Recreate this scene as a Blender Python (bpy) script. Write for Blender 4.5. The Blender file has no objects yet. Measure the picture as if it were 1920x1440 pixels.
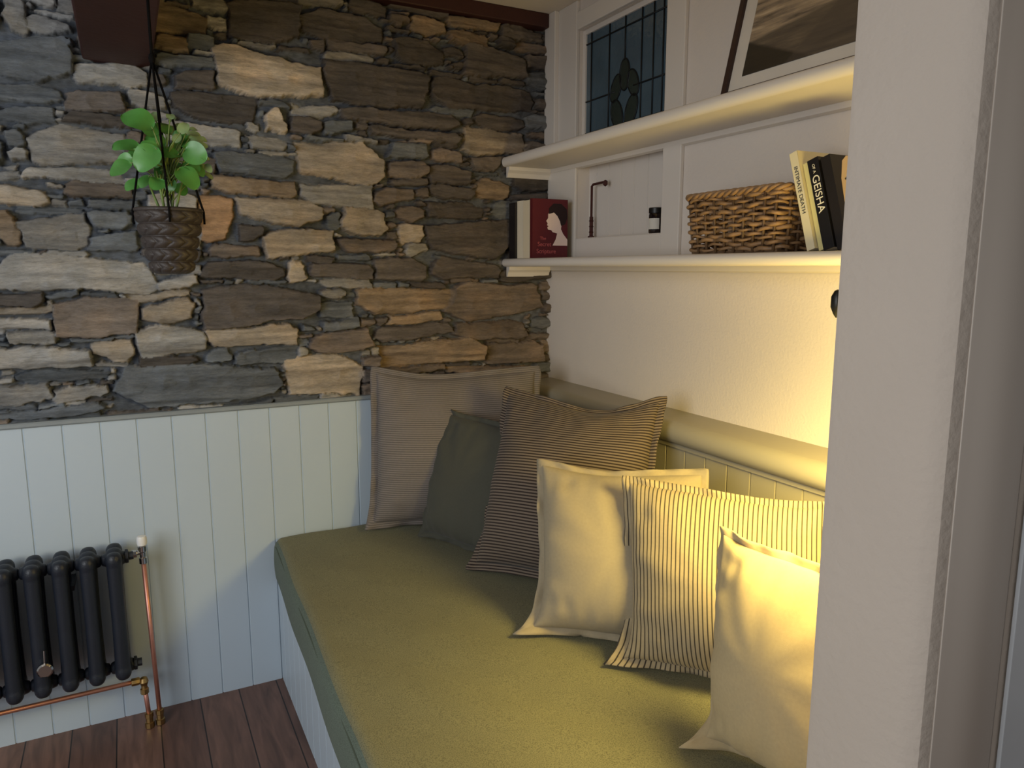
import bpy, math, random, bmesh
import numpy as np
from mathutils import Vector, Matrix
random.seed(7)
rng = np.random.default_rng(11)
SC = bpy.context.scene
COL = SC.collection

# ------------------------------------------------------------------ helpers
def lin(c):
    return tuple(((v/255)/12.92 if v/255 <= .04045 else (((v/255)+.055)/1.055)**2.4) for v in c)

def link(ob): COL.objects.link(ob); return ob

class MB:
    def __init__(s): s.v=[]; s.f=[]
    def add(s, vs, fs):
        o=len(s.v); s.v+= [tuple(a) for a in vs]; s.f+= [tuple(i+o for i in f) for f in fs]; return s
    def box(s,x0,y0,z0,x1,y1,z1):
        return s.add([(x0,y0,z0),(x1,y0,z0),(x1,y1,z0),(x0,y1,z0),(x0,y0,z1),(x1,y0,z1),(x1,y1,z1),(x0,y1,z1)],
          [(0,3,2,1),(4,5,6,7),(0,1,5,4),(1,2,6,5),(2,3,7,6),(3,0,4,7)])
    def tube(s,path,r,seg=10,cap=True):
        P=[Vector(p) for p in path]; n=len(P)
        R=r if isinstance(r,(list,tuple)) else [r]*n
        vs=[];prev=None
        for i,p in enumerate(P):
            t=(P[min(i+1,n-1)]-P[max(i-1,0)]).normalized()
            if prev is None:
                a=Vector((0,0,1)) if abs(t.z)<.9 else Vector((1,0,0))
                prev=t.cross(a).normalized()
            b=(prev-t*prev.dot(t)).normalized(); c=t.cross(b); prev=b
            for k in range(seg):
                an=2*math.pi*k/seg
                vs.append(p+(b*math.cos(an)+c*math.sin(an))*R[i])
        fs=[]
        for i in range(n-1):
            for k in range(seg):
                fs.append((i*seg+k,i*seg+(k+1)%seg,(i+1)*seg+(k+1)%seg,(i+1)*seg+k))
        if cap:
            fs.append(tuple(reversed(range(seg)))); fs.append(tuple((n-1)*seg+k for k in range(seg)))
        return s.add(vs,fs)
    def lathe(s,prof,c,axis='z',seg=24,sx=1,sy=1):
        vs=[];fs=[];n=len(prof)
        for r,h in prof:
            for k in range(seg):
                a=2*math.pi*k/seg
                x,y=r*math.cos(a)*sx,r*math.sin(a)*sy
                if axis=='z': q=(c[0]+x,c[1]+y,c[2]+h)
                elif axis=='y': q=(c[0]+x,c[1]+h,c[2]-y)
                else: q=(c[0]+h,c[1]+x,c[2]+y)
                vs.append(q)
        for i in range(n-1):
            for k in range(seg):
                fs.append((i*seg+k,i*seg+(k+1)%seg,(i+1)*seg+(k+1)%seg,(i+1)*seg+k))
        fs.append(tuple(reversed(range(seg)))); fs.append(tuple((n-1)*seg+k for k in range(seg)))
        return s.add(vs,fs)
    def extr(s,prof,axis,a,b):
        def m(p,q,t):
            return {'y':(p,t,q),'x':(t,p,q),'z':(p,q,t)}[axis]
        n=len(prof)
        vs=[m(p,q,a) for p,q in prof]+[m(p,q,b) for p,q in prof]
        fs=[(i,(i+1)%n,(i+1)%n+n,i+n) for i in range(n)]+[tuple(range(n-1,-1,-1)),tuple(range(n,2*n))]
        return s.add(vs,fs)
    def obj(s,name,mat,parent=None,smooth=False,bevel=0,seg=2,angle=35):
        me=bpy.data.meshes.new(name); me.from_pydata(s.v,[],s.f); me.update()
        bm=bmesh.new(); bm.from_mesh(me); bmesh.ops.recalc_face_normals(bm,faces=bm.faces); bm.to_mesh(me); bm.free()
        ob=bpy.data.objects.new(name,me); link(ob)
        if mat: me.materials.append(mat)
        if smooth:
            for p in me.polygons: p.use_smooth=True
            if smooth!='all':
                try: me.set_sharp_from_angle(angle=math.radians(angle))
                except Exception: pass
        if bevel:
            b=ob.modifiers.new('b','BEVEL'); b.width=bevel; b.segments=seg; b.limit_method='ANGLE'
        if parent: ob.parent=parent
        return ob

def empty(name,loc=(0,0,0)):
    e=bpy.data.objects.new(name,None); e.empty_display_size=.05; link(e); return e
def tag(ob,label,cat,group=None):
    ob["label"]=label; ob["category"]=cat
    if group: ob["group"]=group
    return ob
def struct(ob,label=None,cat=None):
    ob["kind"]="structure"
    return ob

# ------------------------------------------------------------------ materials
def mat(name,col,rough=.6,metal=0,nscale=0,namt=.15,bump=0,bscale=200,spec=.4,emit=None,estr=0,coat=0,sheen=0,bdist=.002):
    m=bpy.data.materials.new(name); m.use_nodes=True; nt=m.node_tree; B=nt.nodes['Principled BSDF']
    B.inputs['Roughness'].default_value=rough; B.inputs['Metallic'].default_value=metal
    B.inputs['Specular IOR Level'].default_value=spec
    B.inputs['Coat Weight'].default_value=coat
    B.inputs['Sheen Weight'].default_value=sheen
    c=lin(col)+(1,)
    tc=nt.nodes.new('ShaderNodeTexCoord')
    n=nt.nodes.new('ShaderNodeTexNoise'); n.inputs['Scale'].default_value=nscale or 6; n.inputs['Detail'].default_value=5
    nt.links.new(tc.outputs['Object'],n.inputs['Vector'])
    mx=nt.nodes.new('ShaderNodeMix'); mx.data_type='RGBA'
    mx.inputs[6].default_value=tuple(v*(1-namt) for v in c[:3])+(1,)
    mx.inputs[7].default_value=tuple(min(1,v*(1+namt)) for v in c[:3])+(1,)
    nt.links.new(n.outputs['Fac'],mx.inputs[0]); nt.links.new(mx.outputs[2],B.inputs['Base Color'])
    if bump:
        n2=nt.nodes.new('ShaderNodeTexNoise'); n2.inputs['Scale'].default_value=bscale; n2.inputs['Detail'].default_value=3
        nt.links.new(tc.outputs['Object'],n2.inputs['Vector'])
        b=nt.nodes.new('ShaderNodeBump'); b.inputs['Strength'].default_value=bump; b.inputs['Distance'].default_value=bdist
        nt.links.new(n2.outputs['Fac'],b.inputs['Height']); nt.links.new(b.outputs[0],B.inputs['Normal'])
    if emit:
        B.inputs['Emission Color'].default_value=lin(emit)+(1,); B.inputs['Emission Strength'].default_value=estr
    return m

M_plaster=mat('plaster_white',(212,202,192),.8,nscale=3,namt=.05,bump=.5,bscale=130,bdist=.002)
M_partition=mat('plaster_off_white',(200,188,175),.85,nscale=5,namt=.06,bump=.6,bscale=90,bdist=.0025)
M_paint=mat('white_paint',(214,206,197),.45,nscale=4,namt=.03)
M_casing=mat('casing_paint',(202,191,179),.5,nscale=4,namt=.03)
M_ceil=mat('ceiling_paint',(214,204,192),.8,nscale=3,namt=.04,bump=.3)
M_panel=mat('blue_grey_panel_paint',(184,198,209),.45,nscale=4,namt=.03)
M_ledge=mat('sage_paint',(158,151,133),.4,nscale=4,namt=.03)
M_beam=mat('dark_red_beam',(58,28,24),.55,nscale=9,namt=.25,bump=.4,bscale=60)
M_iron=mat('cast_iron',(33,38,48),.4,nscale=40,namt=.1,bump=.35,bscale=300)
M_copper=mat('copper',(210,150,134),.42,.8,nscale=30,namt=.2)
M_brass=mat('brass',(176,146,96),.35,1,nscale=50,namt=.3)
M_chrome=mat('chrome',(190,190,190),.15,1)
M_wplastic=mat('white_plastic',(225,225,222),.35)
M_black=mat('black_satin',(20,19,18),.4)
M_cord=mat('black_cord',(14,13,13),.9,bump=.5,bscale=500,spec=.1)
M_stem=mat('stem_green',(110,130,66),.5)
M_soil=mat('soil',(40,30,24),.95,nscale=80,namt=.5,bump=1,bscale=120)

def felt(name,col):
    m=mat(name,col,.95,nscale=14,namt=.10,sheen=.05)
    nt=m.node_tree; B=nt.nodes['Principled BSDF']; tc=[n for n in nt.nodes if n.type=='TEX_COORD'][0]
    base=B.inputs['Base Color'].links[0].from_socket
    n=nt.nodes.new('ShaderNodeTexNoise'); n.inputs['Scale'].default_value=460; n.inputs['Detail'].default_value=3
    nt.links.new(tc.outputs['Object'],n.inputs['Vector'])
    r=nt.nodes.new('ShaderNodeValToRGB'); r.color_ramp.elements[0].position=.30; r.color_ramp.elements[1].position=.58
    r.color_ramp.elements[0].color=(.5,.48,.48,1); r.color_ramp.elements[1].color=(1.06,1.06,1.03,1)
    nt.links.new(n.outputs['Fac'],r.inputs[0])
    mx=nt.nodes.new('ShaderNodeMix'); mx.data_type='RGBA'; mx.blend_type='MULTIPLY'; mx.inputs[0].default_value=1
    nt.links.new(base,mx.inputs[6]); nt.links.new(r.outputs[0],mx.inputs[7]); nt.links.new(mx.outputs[2],B.inputs['Base Color'])
    b=nt.nodes.new('ShaderNodeBump'); b.inputs['Strength'].default_value=.1; b.inputs['Distance'].default_value=.001
    nt.links.new(n.outputs['Fac'],b.inputs['Height']); nt.links.new(b.outputs[0],B.inputs['Normal'])
    return m
M_seat=felt('green_felt',(122,120,93))
M_seat_shade=felt('green_felt_shaded',(96,108,96))  # same felt as the seat top, shade of the side put into its colour

def fabric(name,c1,c2=None,axis=0,N=30,duty=.3,weave=500):
    m=bpy.data.materials.new(name); m.use_nodes=True; nt=m.node_tree; B=nt.nodes['Principled BSDF']
    B.inputs['Roughness'].default_value=.92; B.inputs['Specular IOR Level'].default_value=.15; B.inputs['Sheen Weight'].default_value=.08
    tc=nt.nodes.new('ShaderNodeTexCoord')
    n=nt.nodes.new('ShaderNodeTexNoise'); n.inputs['Scale'].default_value=60; n.inputs['Detail'].default_value=6
    nt.links.new(tc.outputs['UV'],n.inputs['Vector'])
    mr=nt.nodes.new('ShaderNodeMapRange'); mr.inputs['To Min'].default_value=.88; mr.inputs['To Max'].default_value=1.08
    nt.links.new(n.outputs['Fac'],mr.inputs['Value'])
    a=lin(c1)+(1,)
    if c2:
        sx=nt.nodes.new('ShaderNodeSeparateXYZ'); nt.links.new(tc.outputs['UV'],sx.inputs[0])
        mu=nt.nodes.new('ShaderNodeMath'); mu.operation='MULTIPLY'; mu.inputs[1].default_value=N
        nt.links.new(sx.outputs[axis],mu.inputs[0])
        fr=nt.nodes.new('ShaderNodeMath'); fr.operation='FRACT'; nt.links.new(mu.outputs[0],fr.inputs[0])
        pp=nt.nodes.new('ShaderNodeMath'); pp.operation='PINGPONG'; pp.inputs[1].default_value=.5; nt.links.new(fr.outputs[0],pp.inputs[0])
        st=nt.nodes.new('ShaderNodeMapRange'); st.inputs['From Min'].default_value=duty/2-.05; st.inputs['From Max'].default_value=duty/2+.05
        nt.links.new(pp.outputs[0],st.inputs['Value'])
        mx=nt.nodes.new('ShaderNodeMix'); mx.data_type='RGBA'; mx.inputs[6].default_value=lin(c2)+(1,); mx.inputs[7].default_value=a
        nt.links.new(st.outputs[0],mx.inputs[0]); src=mx.outputs[2]
    else:
        rgb=nt.nodes.new('ShaderNodeRGB'); rgb.outputs[0].default_value=a; src=rgb.outputs[0]
    m2=nt.nodes.new('ShaderNodeMix'); m2.data_type='RGBA'; m2.blend_type='MULTIPLY'; m2.inputs[0].default_value=1
    nt.links.new(src,m2.inputs[6]); nt.links.new(mr.outputs[0],m2.inputs[7]); nt.links.new(m2.outputs[2],B.inputs['Base Color'])
    n2=nt.nodes.new('ShaderNodeTexNoise'); n2.inputs['Scale'].default_value=weave; nt.links.new(tc.outputs['UV'],n2.inputs['Vector'])
    b=nt.nodes.new('ShaderNodeBump'); b.inputs['Strength'].default_value=.2; b.inputs['Distance'].default_value=.001
    nt.links.new(n2.outputs['Fac'],b.inputs['Height'])
    nt.links.new(b.outputs[0],B.inputs['Normal'])
    return m

# ------------------------------------------------------------------ camera
PITCH=math.atan(217/1384); YAW=math.radians(27.5)
cam=bpy.data.cameras.new('camera'); cam.sensor_width=36; cam.lens=36*1384/1920; cam.clip_start=.02
co=bpy.data.objects.new('camera',cam); co.location=(-1.503,-2.563,1.45); co.rotation_euler=(math.pi/2-PITCH,0,-YAW); link(co); SC.camera=co

# ------------------------------------------------------------------ stone wall
def vnoise(X,Z,fx,fz,seed):
    r=np.random.default_rng(seed); L=r.random((256,256))
    x=X*fx+37.3; z=Z*fz+11.7
    xi=np.floor(x).astype(int); zi=np.floor(z).astype(int); tx=x-xi; tz=z-zi
    tx=tx*tx*(3-2*tx); tz=tz*tz*(3-2*tz)
    g=lambda a,b: L[a%256,b%256]
    return ((g(xi,zi)*(1-tx)+g(xi+1,zi)*tx)*(1-tz)+(g(xi,zi+1)*(1-tx)+g(xi+1,zi+1)*tx)*tz)*2-1
# stones as left,top,right,bottom in image pixels, projected onto the wall plane
STONE_PX="""0,0,45,55,L;45,28,130,60,L;0,65,130,150,G;290,10,385,60,T;290,62,350,95,T;350,62,400,92,G;425,5,565,75,D;568,25,715,75,D;405,90,605,185,W;615,78,720,98,D;615,125,800,200,D;770,28,835,65,T;842,38,940,58,T;842,64,920,90,T;735,72,832,125,D;870,92,985,145,D;808,155,1000,205,D;945,52,1020,76,D;135,120,275,160,L;0,155,115,190,G;0,195,100,232,G;122,168,230,210,D;330,130,400,165,D;330,175,480,225,D;500,205,538,245,W;545,215,600,250,D;640,206,860,235,D;15,242,48,270,G;54,240,235,305,L;465,252,540,276,L;560,265,720,340,W;400,285,555,328,G;730,270,800,300,G;870,240,985,290,W;690,242,860,262,D;730,305,800,335,B;810,280,865,305,B;806,310,880,345,D;40,311,230,335,L;0,311,35,331,L;0,341,85,382,W;115,340,250,370,B;395,335,555,370,T;565,345,700,385,L;705,355,780,385,B;810,348,885,372,D;893,330,960,375,T;0,392,28,460,T;35,388,155,401,G;35,406,160,465,L;168,395,250,430,G;450,375,605,425,W;375,372,440,450,O;640,390,725,440,W;612,402,636,436,G;750,420,795,455,W;805,378,905,410,D;805,416,955,480,D;500,432,630,480,W;640,447,745,470,B;390,457,490,480,B;165,438,260,470,G;0,478,285,545,L;385,488,538,525,D;545,490,575,530,W;585,495,695,520,D;702,482,800,525,D;810,487,940,520,D;240,548,360,562,W;100,562,262,630,B;0,577,95,592,W;270,567,365,608,W;385,535,600,608,D;668,540,850,585,T;840,530,1010,595,B;0,600,95,620,L;730,588,830,606,T;20,625,105,648,L;0,652,170,692,L;175,640,255,678,W;262,610,385,665,L;388,614,560,650,W;582,622,695,662,B;705,610,850,635,D;855,602,985,638,B;715,641,908,682,T;915,643,1015,678,B;440,656,560,680,G;25,697,200,720,G;215,684,530,755,G;540,667,680,740,W;0,724,95,758,L;100,728,205,752,L;0,765,200,782,G;715,688,830,702,B;835,686,1000,702,T;240,690,380,700,G;860,5,900,30,D"""
def px_to_wall(u,v):  # image pixel to x,z on the wall plane
    a=(u-960)/1384; b=(720-v)/1384; h=.9879+.1549*b
    dx=.4617*h+.887*a; dy=.887*h-.4617*a; dz=-.1549+.9879*b
    return -1.503+2.563*dx/dy, 1.45+2.563*dz/dy
PAL={'L':(174,171,165),'G':(120,125,129),'D':(110,103,97),'B':(142,130,119),'W':(188,175,157),'T':(166,147,124),'O':(172,139,106)}
def stone_wall():
    st=.0032
    xs=np.arange(-2.6,.0201,st); zs=np.arange(.985,2.40,st)
    X,Z=np.meshgrid(xs,zs)
    stones=[]
    occ=np.zeros(X.shape,bool)
    def mark(x0,z0,x1,z1,g):
        i0=max(0,int((x0-g-xs[0])/st)); i1=int((x1+g-xs[0])/st)+1; j0=max(0,int((z0-g-zs[0])/st)); j1=int((z1+g-zs[0])/st)+1
        occ[j0:max(j1,0),i0:max(i1,0)]=True
    for s in STONE_PX.replace('\n','').split(';'):
        a=s.split(','); u0,v0,u1,v1=map(float,a[:4]); um,vm=(u0+u1)/2,(v0+v1)/2
        x0,x1=px_to_wall(u0,vm)[0],px_to_wall(u1,vm)[0]; z1,z0=px_to_wall(um,v0)[1],px_to_wall(um,v1)[1]
        if u0<=0: x0-=rng.uniform(0,.09)
        stones.append((x0-.004,z0-.003,x1+.004,z1+.003,a[4])); mark(x0,z0,x1,z1,.001)
    for (w,h) in [(.24,.07),(.2,.06),(.22,.045),(.15,.05),(.17,.034),(.1,.045),(.16,.026),(.075,.04),(.12,.022),(.05,.034),(.10,.016),(.13,.011),(.035,.022),(.06,.010),(.03,.010),(.018,.014)]:
        for it in range(120):
            ww=w*rng.uniform(.85,1.15); hh=h*rng.uniform(.88,1.12)
            nx,nz=int(ww/st)+1,int(hh/st)+1
            I=np.pad(np.cumsum(np.cumsum(occ,0),1),((1,0),(1,0)))
            S=I[nz:,nx:]-I[:-nz,nx:]-I[nz:,:-nx]+I[:-nz,:-nx]
            ok=np.argwhere(S==0)
            if len(ok)==0: break
            j,i=ok[rng.integers(len(ok))] if rng.random()<.4 else ok[0 if rng.random()<.5 else -1]
            x0,z0=xs[i],zs[j]; x1,z1=x0+nx*st,z0+nz*st
            xc=(x0+x1)/2; zc=(z0+z1)/2
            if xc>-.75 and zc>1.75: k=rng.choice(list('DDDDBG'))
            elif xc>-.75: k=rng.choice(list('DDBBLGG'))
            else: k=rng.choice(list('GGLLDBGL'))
            stones.append((x0-.002,z0-.0015,x1+.002,z1+.0015,k)); mark(x0,z0,x1,z1,.0015)
    wx=X+.010*vnoise(X,Z,10,15,1)+.005*vnoise(X,Z,34,46,2)+.003*vnoise(X,Z,95,110,12)
    wz=Z+.009*vnoise(X,Z,7,12,3)+.0036*vnoise(X,Z,30,46,4)+.0024*vnoise(X,Z,90,130,13)
    sd=np.full(X.shape,9.); H=np.zeros(X.shape); Cc=np.zeros(X.shape+(3,)); K=np.zeros(X.shape)
    for q,(x0,z0,x1,z1,k) in enumerate(stones):
        m=.03; i0=max(0,int((x0-m-xs[0])/st)); i1=int((x1+m-xs[0])/st)+2; j0=max(0,int((z0-m-zs[0])/st)); j1=int((z1+m-zs[0])/st)+2
        if i1<=0 or j1<=0: continue
        sl=(slice(j0,j1),slice(i0,i1))
        cx,cz=(x0+x1)/2,(z0+z1)/2; hw,hh=(x1-x0)/2,(z1-z0)/2
        an=rng.normal()*.035 if hw>hh*1.5 else 0
        px=(wx[sl]-cx)*math.cos(an)+(wz[sl]-cz)*math.sin(an); pz=-(wx[sl]-cx)*math.sin(an)+(wz[sl]-cz)*math.cos(an)
        tp=rng.uniform(-.24,.24); tq=rng.uniform(-.12,.12)
        HH=hh*(1-abs(tp)*.1)*(1+tp*px/hw); HW=hw*(1+tq*pz/hh)
        r=rng.uniform(.02,.10)*min(hw,hh)
        ax=np.abs(px)-HW+r; az=np.abs(pz)-HH+r
        d=np.hypot(np.maximum(ax,0),np.maximum(az,0))+np.minimum(np.maximum(ax,az),0)-r
        for sx_,sz_ in ((1,1),(-1,1),(1,-1),(-1,-1)):
            if rng.random()<.7:
                f=rng.uniform(.35,1.25); nxx,nzz=math.cos(f),math.sin(f)
                if hw>hh: nxx,nzz=math.sin(f*.5),math.cos(f*.5)
                cut=rng.uniform(.05,.65)*min(hh,hw)
                d=np.maximum(d,nxx*sx_*px+nzz*sz_*pz-(nxx*hw+nzz*hh-cut))
        ee=min(.006,hh*.5)
        pr=np.clip(-d/ee,0,1); pr=1-(1-pr)**2
        h0=rng.uniform(.022,.044)*(.85 if hh<.02 else 1.05)
        gx,gz=rng.normal()*.07,rng.normal()*.15
        fac=.005*(1-2*np.abs(vnoise(X[sl],Z[sl],14,26,500+q)))
        lay=vnoise(X[sl],Z[sl],4,62,100+q); lay=np.round(lay*3)/3
        h=pr*(h0+gx*px+gz*pz+.008*lay*(.6 if k in 'WO' else 1)+.002*vnoise(X[sl],Z[sl],30,140,300+q)+fac)
        upd=d<sd[sl]
        sd[sl]=np.where(upd,d,sd[sl]); ins=upd&(d<0)
        H[sl]=np.where(ins,h,np.where(upd,np.minimum(H[sl],0),H[sl]))
        c=np.array(PAL[k],float)*rng.uniform(.87,1.1)
        n1=vnoise(X[sl],Z[sl],6,75,700+q); n2=vnoise(X[sl],Z[sl],18,24,900+q)
        tint=np.array([1.0,.93,.84]) if k in 'WLBT' else np.array([1.,.96,.92])
        mixw=np.clip(n2*.9+.1,0,1)[...,None]*.5
        cc=c*(1-mixw+mixw*tint)*(1+.14*n1+.07*n2)[...,None]
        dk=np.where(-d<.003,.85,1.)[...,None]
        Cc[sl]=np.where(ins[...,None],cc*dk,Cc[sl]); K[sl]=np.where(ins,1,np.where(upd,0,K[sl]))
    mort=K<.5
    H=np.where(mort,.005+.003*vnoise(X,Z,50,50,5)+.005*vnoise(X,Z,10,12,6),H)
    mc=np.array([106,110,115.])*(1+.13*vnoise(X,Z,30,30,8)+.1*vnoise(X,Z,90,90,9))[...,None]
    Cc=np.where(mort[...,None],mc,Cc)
    # slate tinted cooler towards the far end of the wall, warmer towards the corner
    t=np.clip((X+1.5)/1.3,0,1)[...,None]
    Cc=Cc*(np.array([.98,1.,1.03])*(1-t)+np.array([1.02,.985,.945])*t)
    dkn=1-.08*np.clip((X+1.0)/.8,0,1)*np.clip((Z-1.75)/.4,0,1)  # dimmer light near the upper corner, painted into the stone colour
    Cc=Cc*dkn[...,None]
    H+=.0006*vnoise(X,Z,160,160,10)
    nz,nx=X.shape
    Y=.03-H
    V=np.stack([X,Y,Z],-1).reshape(-1,3)
    idx=np.arange(nx*nz).reshape(nz,nx)
    Fq=np.stack([idx[:-1,:-1],idx[:-1,1:],idx[1:,1:],idx[1:,:-1]],-1).reshape(-1,4)
    me=bpy.data.meshes.new('wall_back'); me.from_pydata(V.tolist(),[],Fq.tolist())
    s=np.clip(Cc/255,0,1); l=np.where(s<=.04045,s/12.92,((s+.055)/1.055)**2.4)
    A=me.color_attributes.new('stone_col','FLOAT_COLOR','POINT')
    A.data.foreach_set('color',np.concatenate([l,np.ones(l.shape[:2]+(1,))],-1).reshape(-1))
    me.polygons.foreach_set('use_smooth',[True]*len(me.polygons)); me.update()
    ob=bpy.data.objects.new('wall_back',me); link(ob)
    m=bpy.data.materials.new('stone'); m.use_nodes=True; nt=m.node_tree; B=nt.nodes['Principled BSDF']
    B.inputs['Roughness'].default_value=.8; B.inputs['Specular IOR Level'].default_value=.3
    at=nt.nodes.new('ShaderNodeAttribute'); at.attribute_name='stone_col'
    tc=nt.nodes.new('ShaderNodeTexCoord')
    mp=nt.nodes.new('ShaderNodeMapping'); mp.inputs['Scale'].default_value=(1,1,4.2); nt.links.new(tc.outputs['Object'],mp.inputs[0])
    n=nt.nodes.new('ShaderNodeTexNoise'); n.inputs['Scale'].default_value=34; n.inputs['Detail'].default_value=10; n.inputs['Roughness'].default_value=.8
    nt.links.new(mp.outputs[0],n.inputs['Vector'])
    mr=nt.nodes.new('ShaderNodeMapRange'); mr.inputs['From Min'].default_value=.3; mr.inputs['From Max'].default_value=.7
    mr.inputs['To Min'].default_value=.64; mr.inputs['To Max'].default_value=1.36; nt.links.new(n.outputs['Fac'],mr.inputs['Value'])
    mx=nt.nodes.new('ShaderNodeMix'); mx.data_type='RGBA'; mx.blend_type='MULTIPLY'; mx.inputs[0].default_value=1
    nt.links.new(at.outputs['Color'],mx.inputs[6]); nt.links.new(mr.outputs[0],mx.inputs[7]); nt.links.new(mx.outputs[2],B.inputs['Base Color'])
    b=nt.nodes.new('ShaderNodeBump'); b.inputs['Strength'].default_value=1; b.inputs['Distance'].default_value=.008
    nt.links.new(n.outputs['Fac'],b.inputs['Height']); nt.links.new(b.outputs[0],B.inputs['Normal'])
    me.materials.append(m)
    struct(ob)
stone_wall()

# ------------------------------------------------------------------ room shell
def floor_mat():
    m=bpy.data.materials.new('floorboards'); m.use_nodes=True; nt=m.node_tree; B=nt.nodes['Principled BSDF']
    B.inputs['Roughness'].default_value=.4
    tc=nt.nodes.new('ShaderNodeTexCoord'); mp=nt.nodes.new('ShaderNodeMapping'); mp.inputs['Rotation'].default_value=(0,0,math.pi/2)
    nt.links.new(tc.outputs['Object'],mp.inputs[0])
    br=nt.nodes.new('ShaderNodeTexBrick'); br.inputs['Scale'].default_value=1; br.inputs['Brick Width'].default_value=1.6; br.inputs['Row Height'].default_value=.125
    br.inputs['Mortar Size'].default_value=.002; br.inputs['Color1'].default_value=lin((126,94,80))+(1,); br.inputs['Color2'].default_value=lin((98,71,61))+(1,); br.inputs['Mortar'].default_value=lin((32,22,18))+(1,)
    nt.links.new(mp.outputs[0],br.inputs['Vector'])
    m2=nt.nodes.new('ShaderNodeMapping'); m2.inputs['Scale'].default_value=(9,1.2,1); nt.links.new(tc.outputs['Object'],m2.inputs[0])
    n=nt.nodes.new('ShaderNodeTexNoise'); n.inputs['Scale'].default_value=4; n.inputs['Detail'].default_value=9; n.inputs['Distortion'].default_value=.8; nt.links.new(m2.outputs[0],n.inputs['Vector'])
    mr=nt.nodes.new('ShaderNodeMapRange'); mr.inputs['From Min'].default_value=.3; mr.inputs['From Max'].default_value=.7; mr.inputs['To Min'].default_value=.6; mr.inputs['To Max'].default_value=1.28; nt.links.new(n.outputs['Fac'],mr.inputs['Value'])
    mx=nt.nodes.new('ShaderNodeMix'); mx.data_type='RGBA'; mx.blend_type='MULTIPLY'; mx.inputs[0].default_value=1
    nt.links.new(br.outputs['Color'],mx.inputs[6]); nt.links.new(mr.outputs[0],mx.inputs[7]); nt.links.new(mx.outputs[2],B.inputs['Base Color'])
    return m
struct(MB().box(-3.2,-4.2,-.05,1.2,.15,0).obj('floor',floor_mat()))
struct(MB().box(-3.2,-4.2,2.385,1.2,.15,2.45).obj('ceiling',M_ceil))

def tg_profile(a,b,pitch,face,depth,back,g=.0030,d=.005):
    pts=[]; s=1 if b>a else -1
    pts.append((a,face))
    k=a+s*pitch
    while (b-k)*s>.01:
        pts+=[(k-s*g,face),(k-s*g*.3,face+depth),(k+s*g*.3,face+depth),(k+s*g,face)]
        k+=s*pitch
    pts.append((b,face)); pts.append((b,back)); pts.append((a,back))
    return pts
mb=MB(); mb.extr(tg_profile(-3.2,0,.1,-.012,.0035,.03),'z',0,.985)
struct(mb.obj('trim_1',M_panel))
mb=MB(); mb.extr([(.03,.985),(-.018,.985),(-.022,.989),(-.022,.997),(-.018,1.001),(.03,1.001)],'x',-3.2,0)
struct(mb.obj('trim_2',mat('panel_cap_paint',(138,146,150),.5)))
mb=MB(); T=.14
mb.box(0,-1.965,0,T,.03,1.56); mb.box(0,-1.965,1.56,T,-.70,2.385); mb.box(0,-.20,1.56,T,.03,2.385); mb.box(0,-.70,2.285,T,-.20,2.385)
mb.box(.0,-.70,1.83,T,-.20,1.88)
struct(mb.obj('wall_right',M_plaster))
mb=MB(); mb.extr([(q,p) for p,q in tg_profile(-.70,-.20,.075,.05,.005,.09)],'z',1.56,1.83)
struct(mb.obj('trim_3',M_paint))
def casing(n,*b,m=M_paint,bev=.003):
    struct(MB().box(*b).obj(n,m,bevel=bev))
casing('trim_4',-.014,-.785,1.486,0,-.70,1.826)
casing('trim_5',-.014,-.785,1.862,0,-.70,2.385)
casing('trim_6',-.014,-.20,1.862,0,-.075,2.385)
casing('trim_7',-.030,-.075,1.862,0,.0,2.385)
casing('trim_8',-.014,-.70,2.285,0,-.20,2.345)
casing('trim_9',-.012,-.20,1.486,0,0,1.826)
casing('trim_10',-.012,-.70,1.486,0,-.20,1.558)
casing('trim_11',-1.564,-4.2,2.045,-1.385,.03,2.385,m=M_beam,bev=.006)
struct(MB().extr([(.03,2.335),(-.035,2.335),(-.035,2.385),(.03,2.385)],'x',-3.2,-.03).obj('trim_12',M_beam,bevel=.004))
mb=MB()
pr=[(0,1.014),(-.100,1.008)]
for k in range(9):
    a=math.pi/2+math.pi*k/8; pr.append((-.100+.030*math.cos(a),.975+.033*math.sin(a)))
pr+= [(-.10,.942),(-.10,.928),(0,.928)]
mb.extr(pr,'y',-1.962,-.012); struct(mb.obj('trim_13',M_ledge,smooth=True))
mb=MB(); mb.extr([(q,p) for p,q in tg_profile(-1.962,-.012,.085,-.092,.006,0)],'z',.36,.93)
struct(mb.obj('trim_14',M_ledge))
mb=MB(); XE=-.763
pr=[(XE+.012,-1.963),(XE+.003,-1.966),(XE,-1.975),(XE,-2.085),(XE+.003,-2.098),(XE+.010,-2.107),(XE+.022,-2.11),(1.1,-2.11),(1.1,-1.963)]
mb.extr(pr,'z',0,2.385); struct(mb.obj('wall_partition',M_partition,smooth=True))
mb=MB()
pr=[(-.738,-2.1105)]
for k in range(15):
    t=k/14; pr.append((-.736+.116*t,-2.111-.009*math.sin(math.pi*t)**1.2))
pr+=[(-.617,-2.1105)]
mb.extr(pr,'z',0,2.385); struct(mb.obj('trim_15',M_casing,smooth='all'))
struct(MB().box(-.606,-2.117,.01,.1,-2.112,2.04).obj('door_1',mat('door_paint',(204,208,212),.4),bevel=.001))

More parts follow.
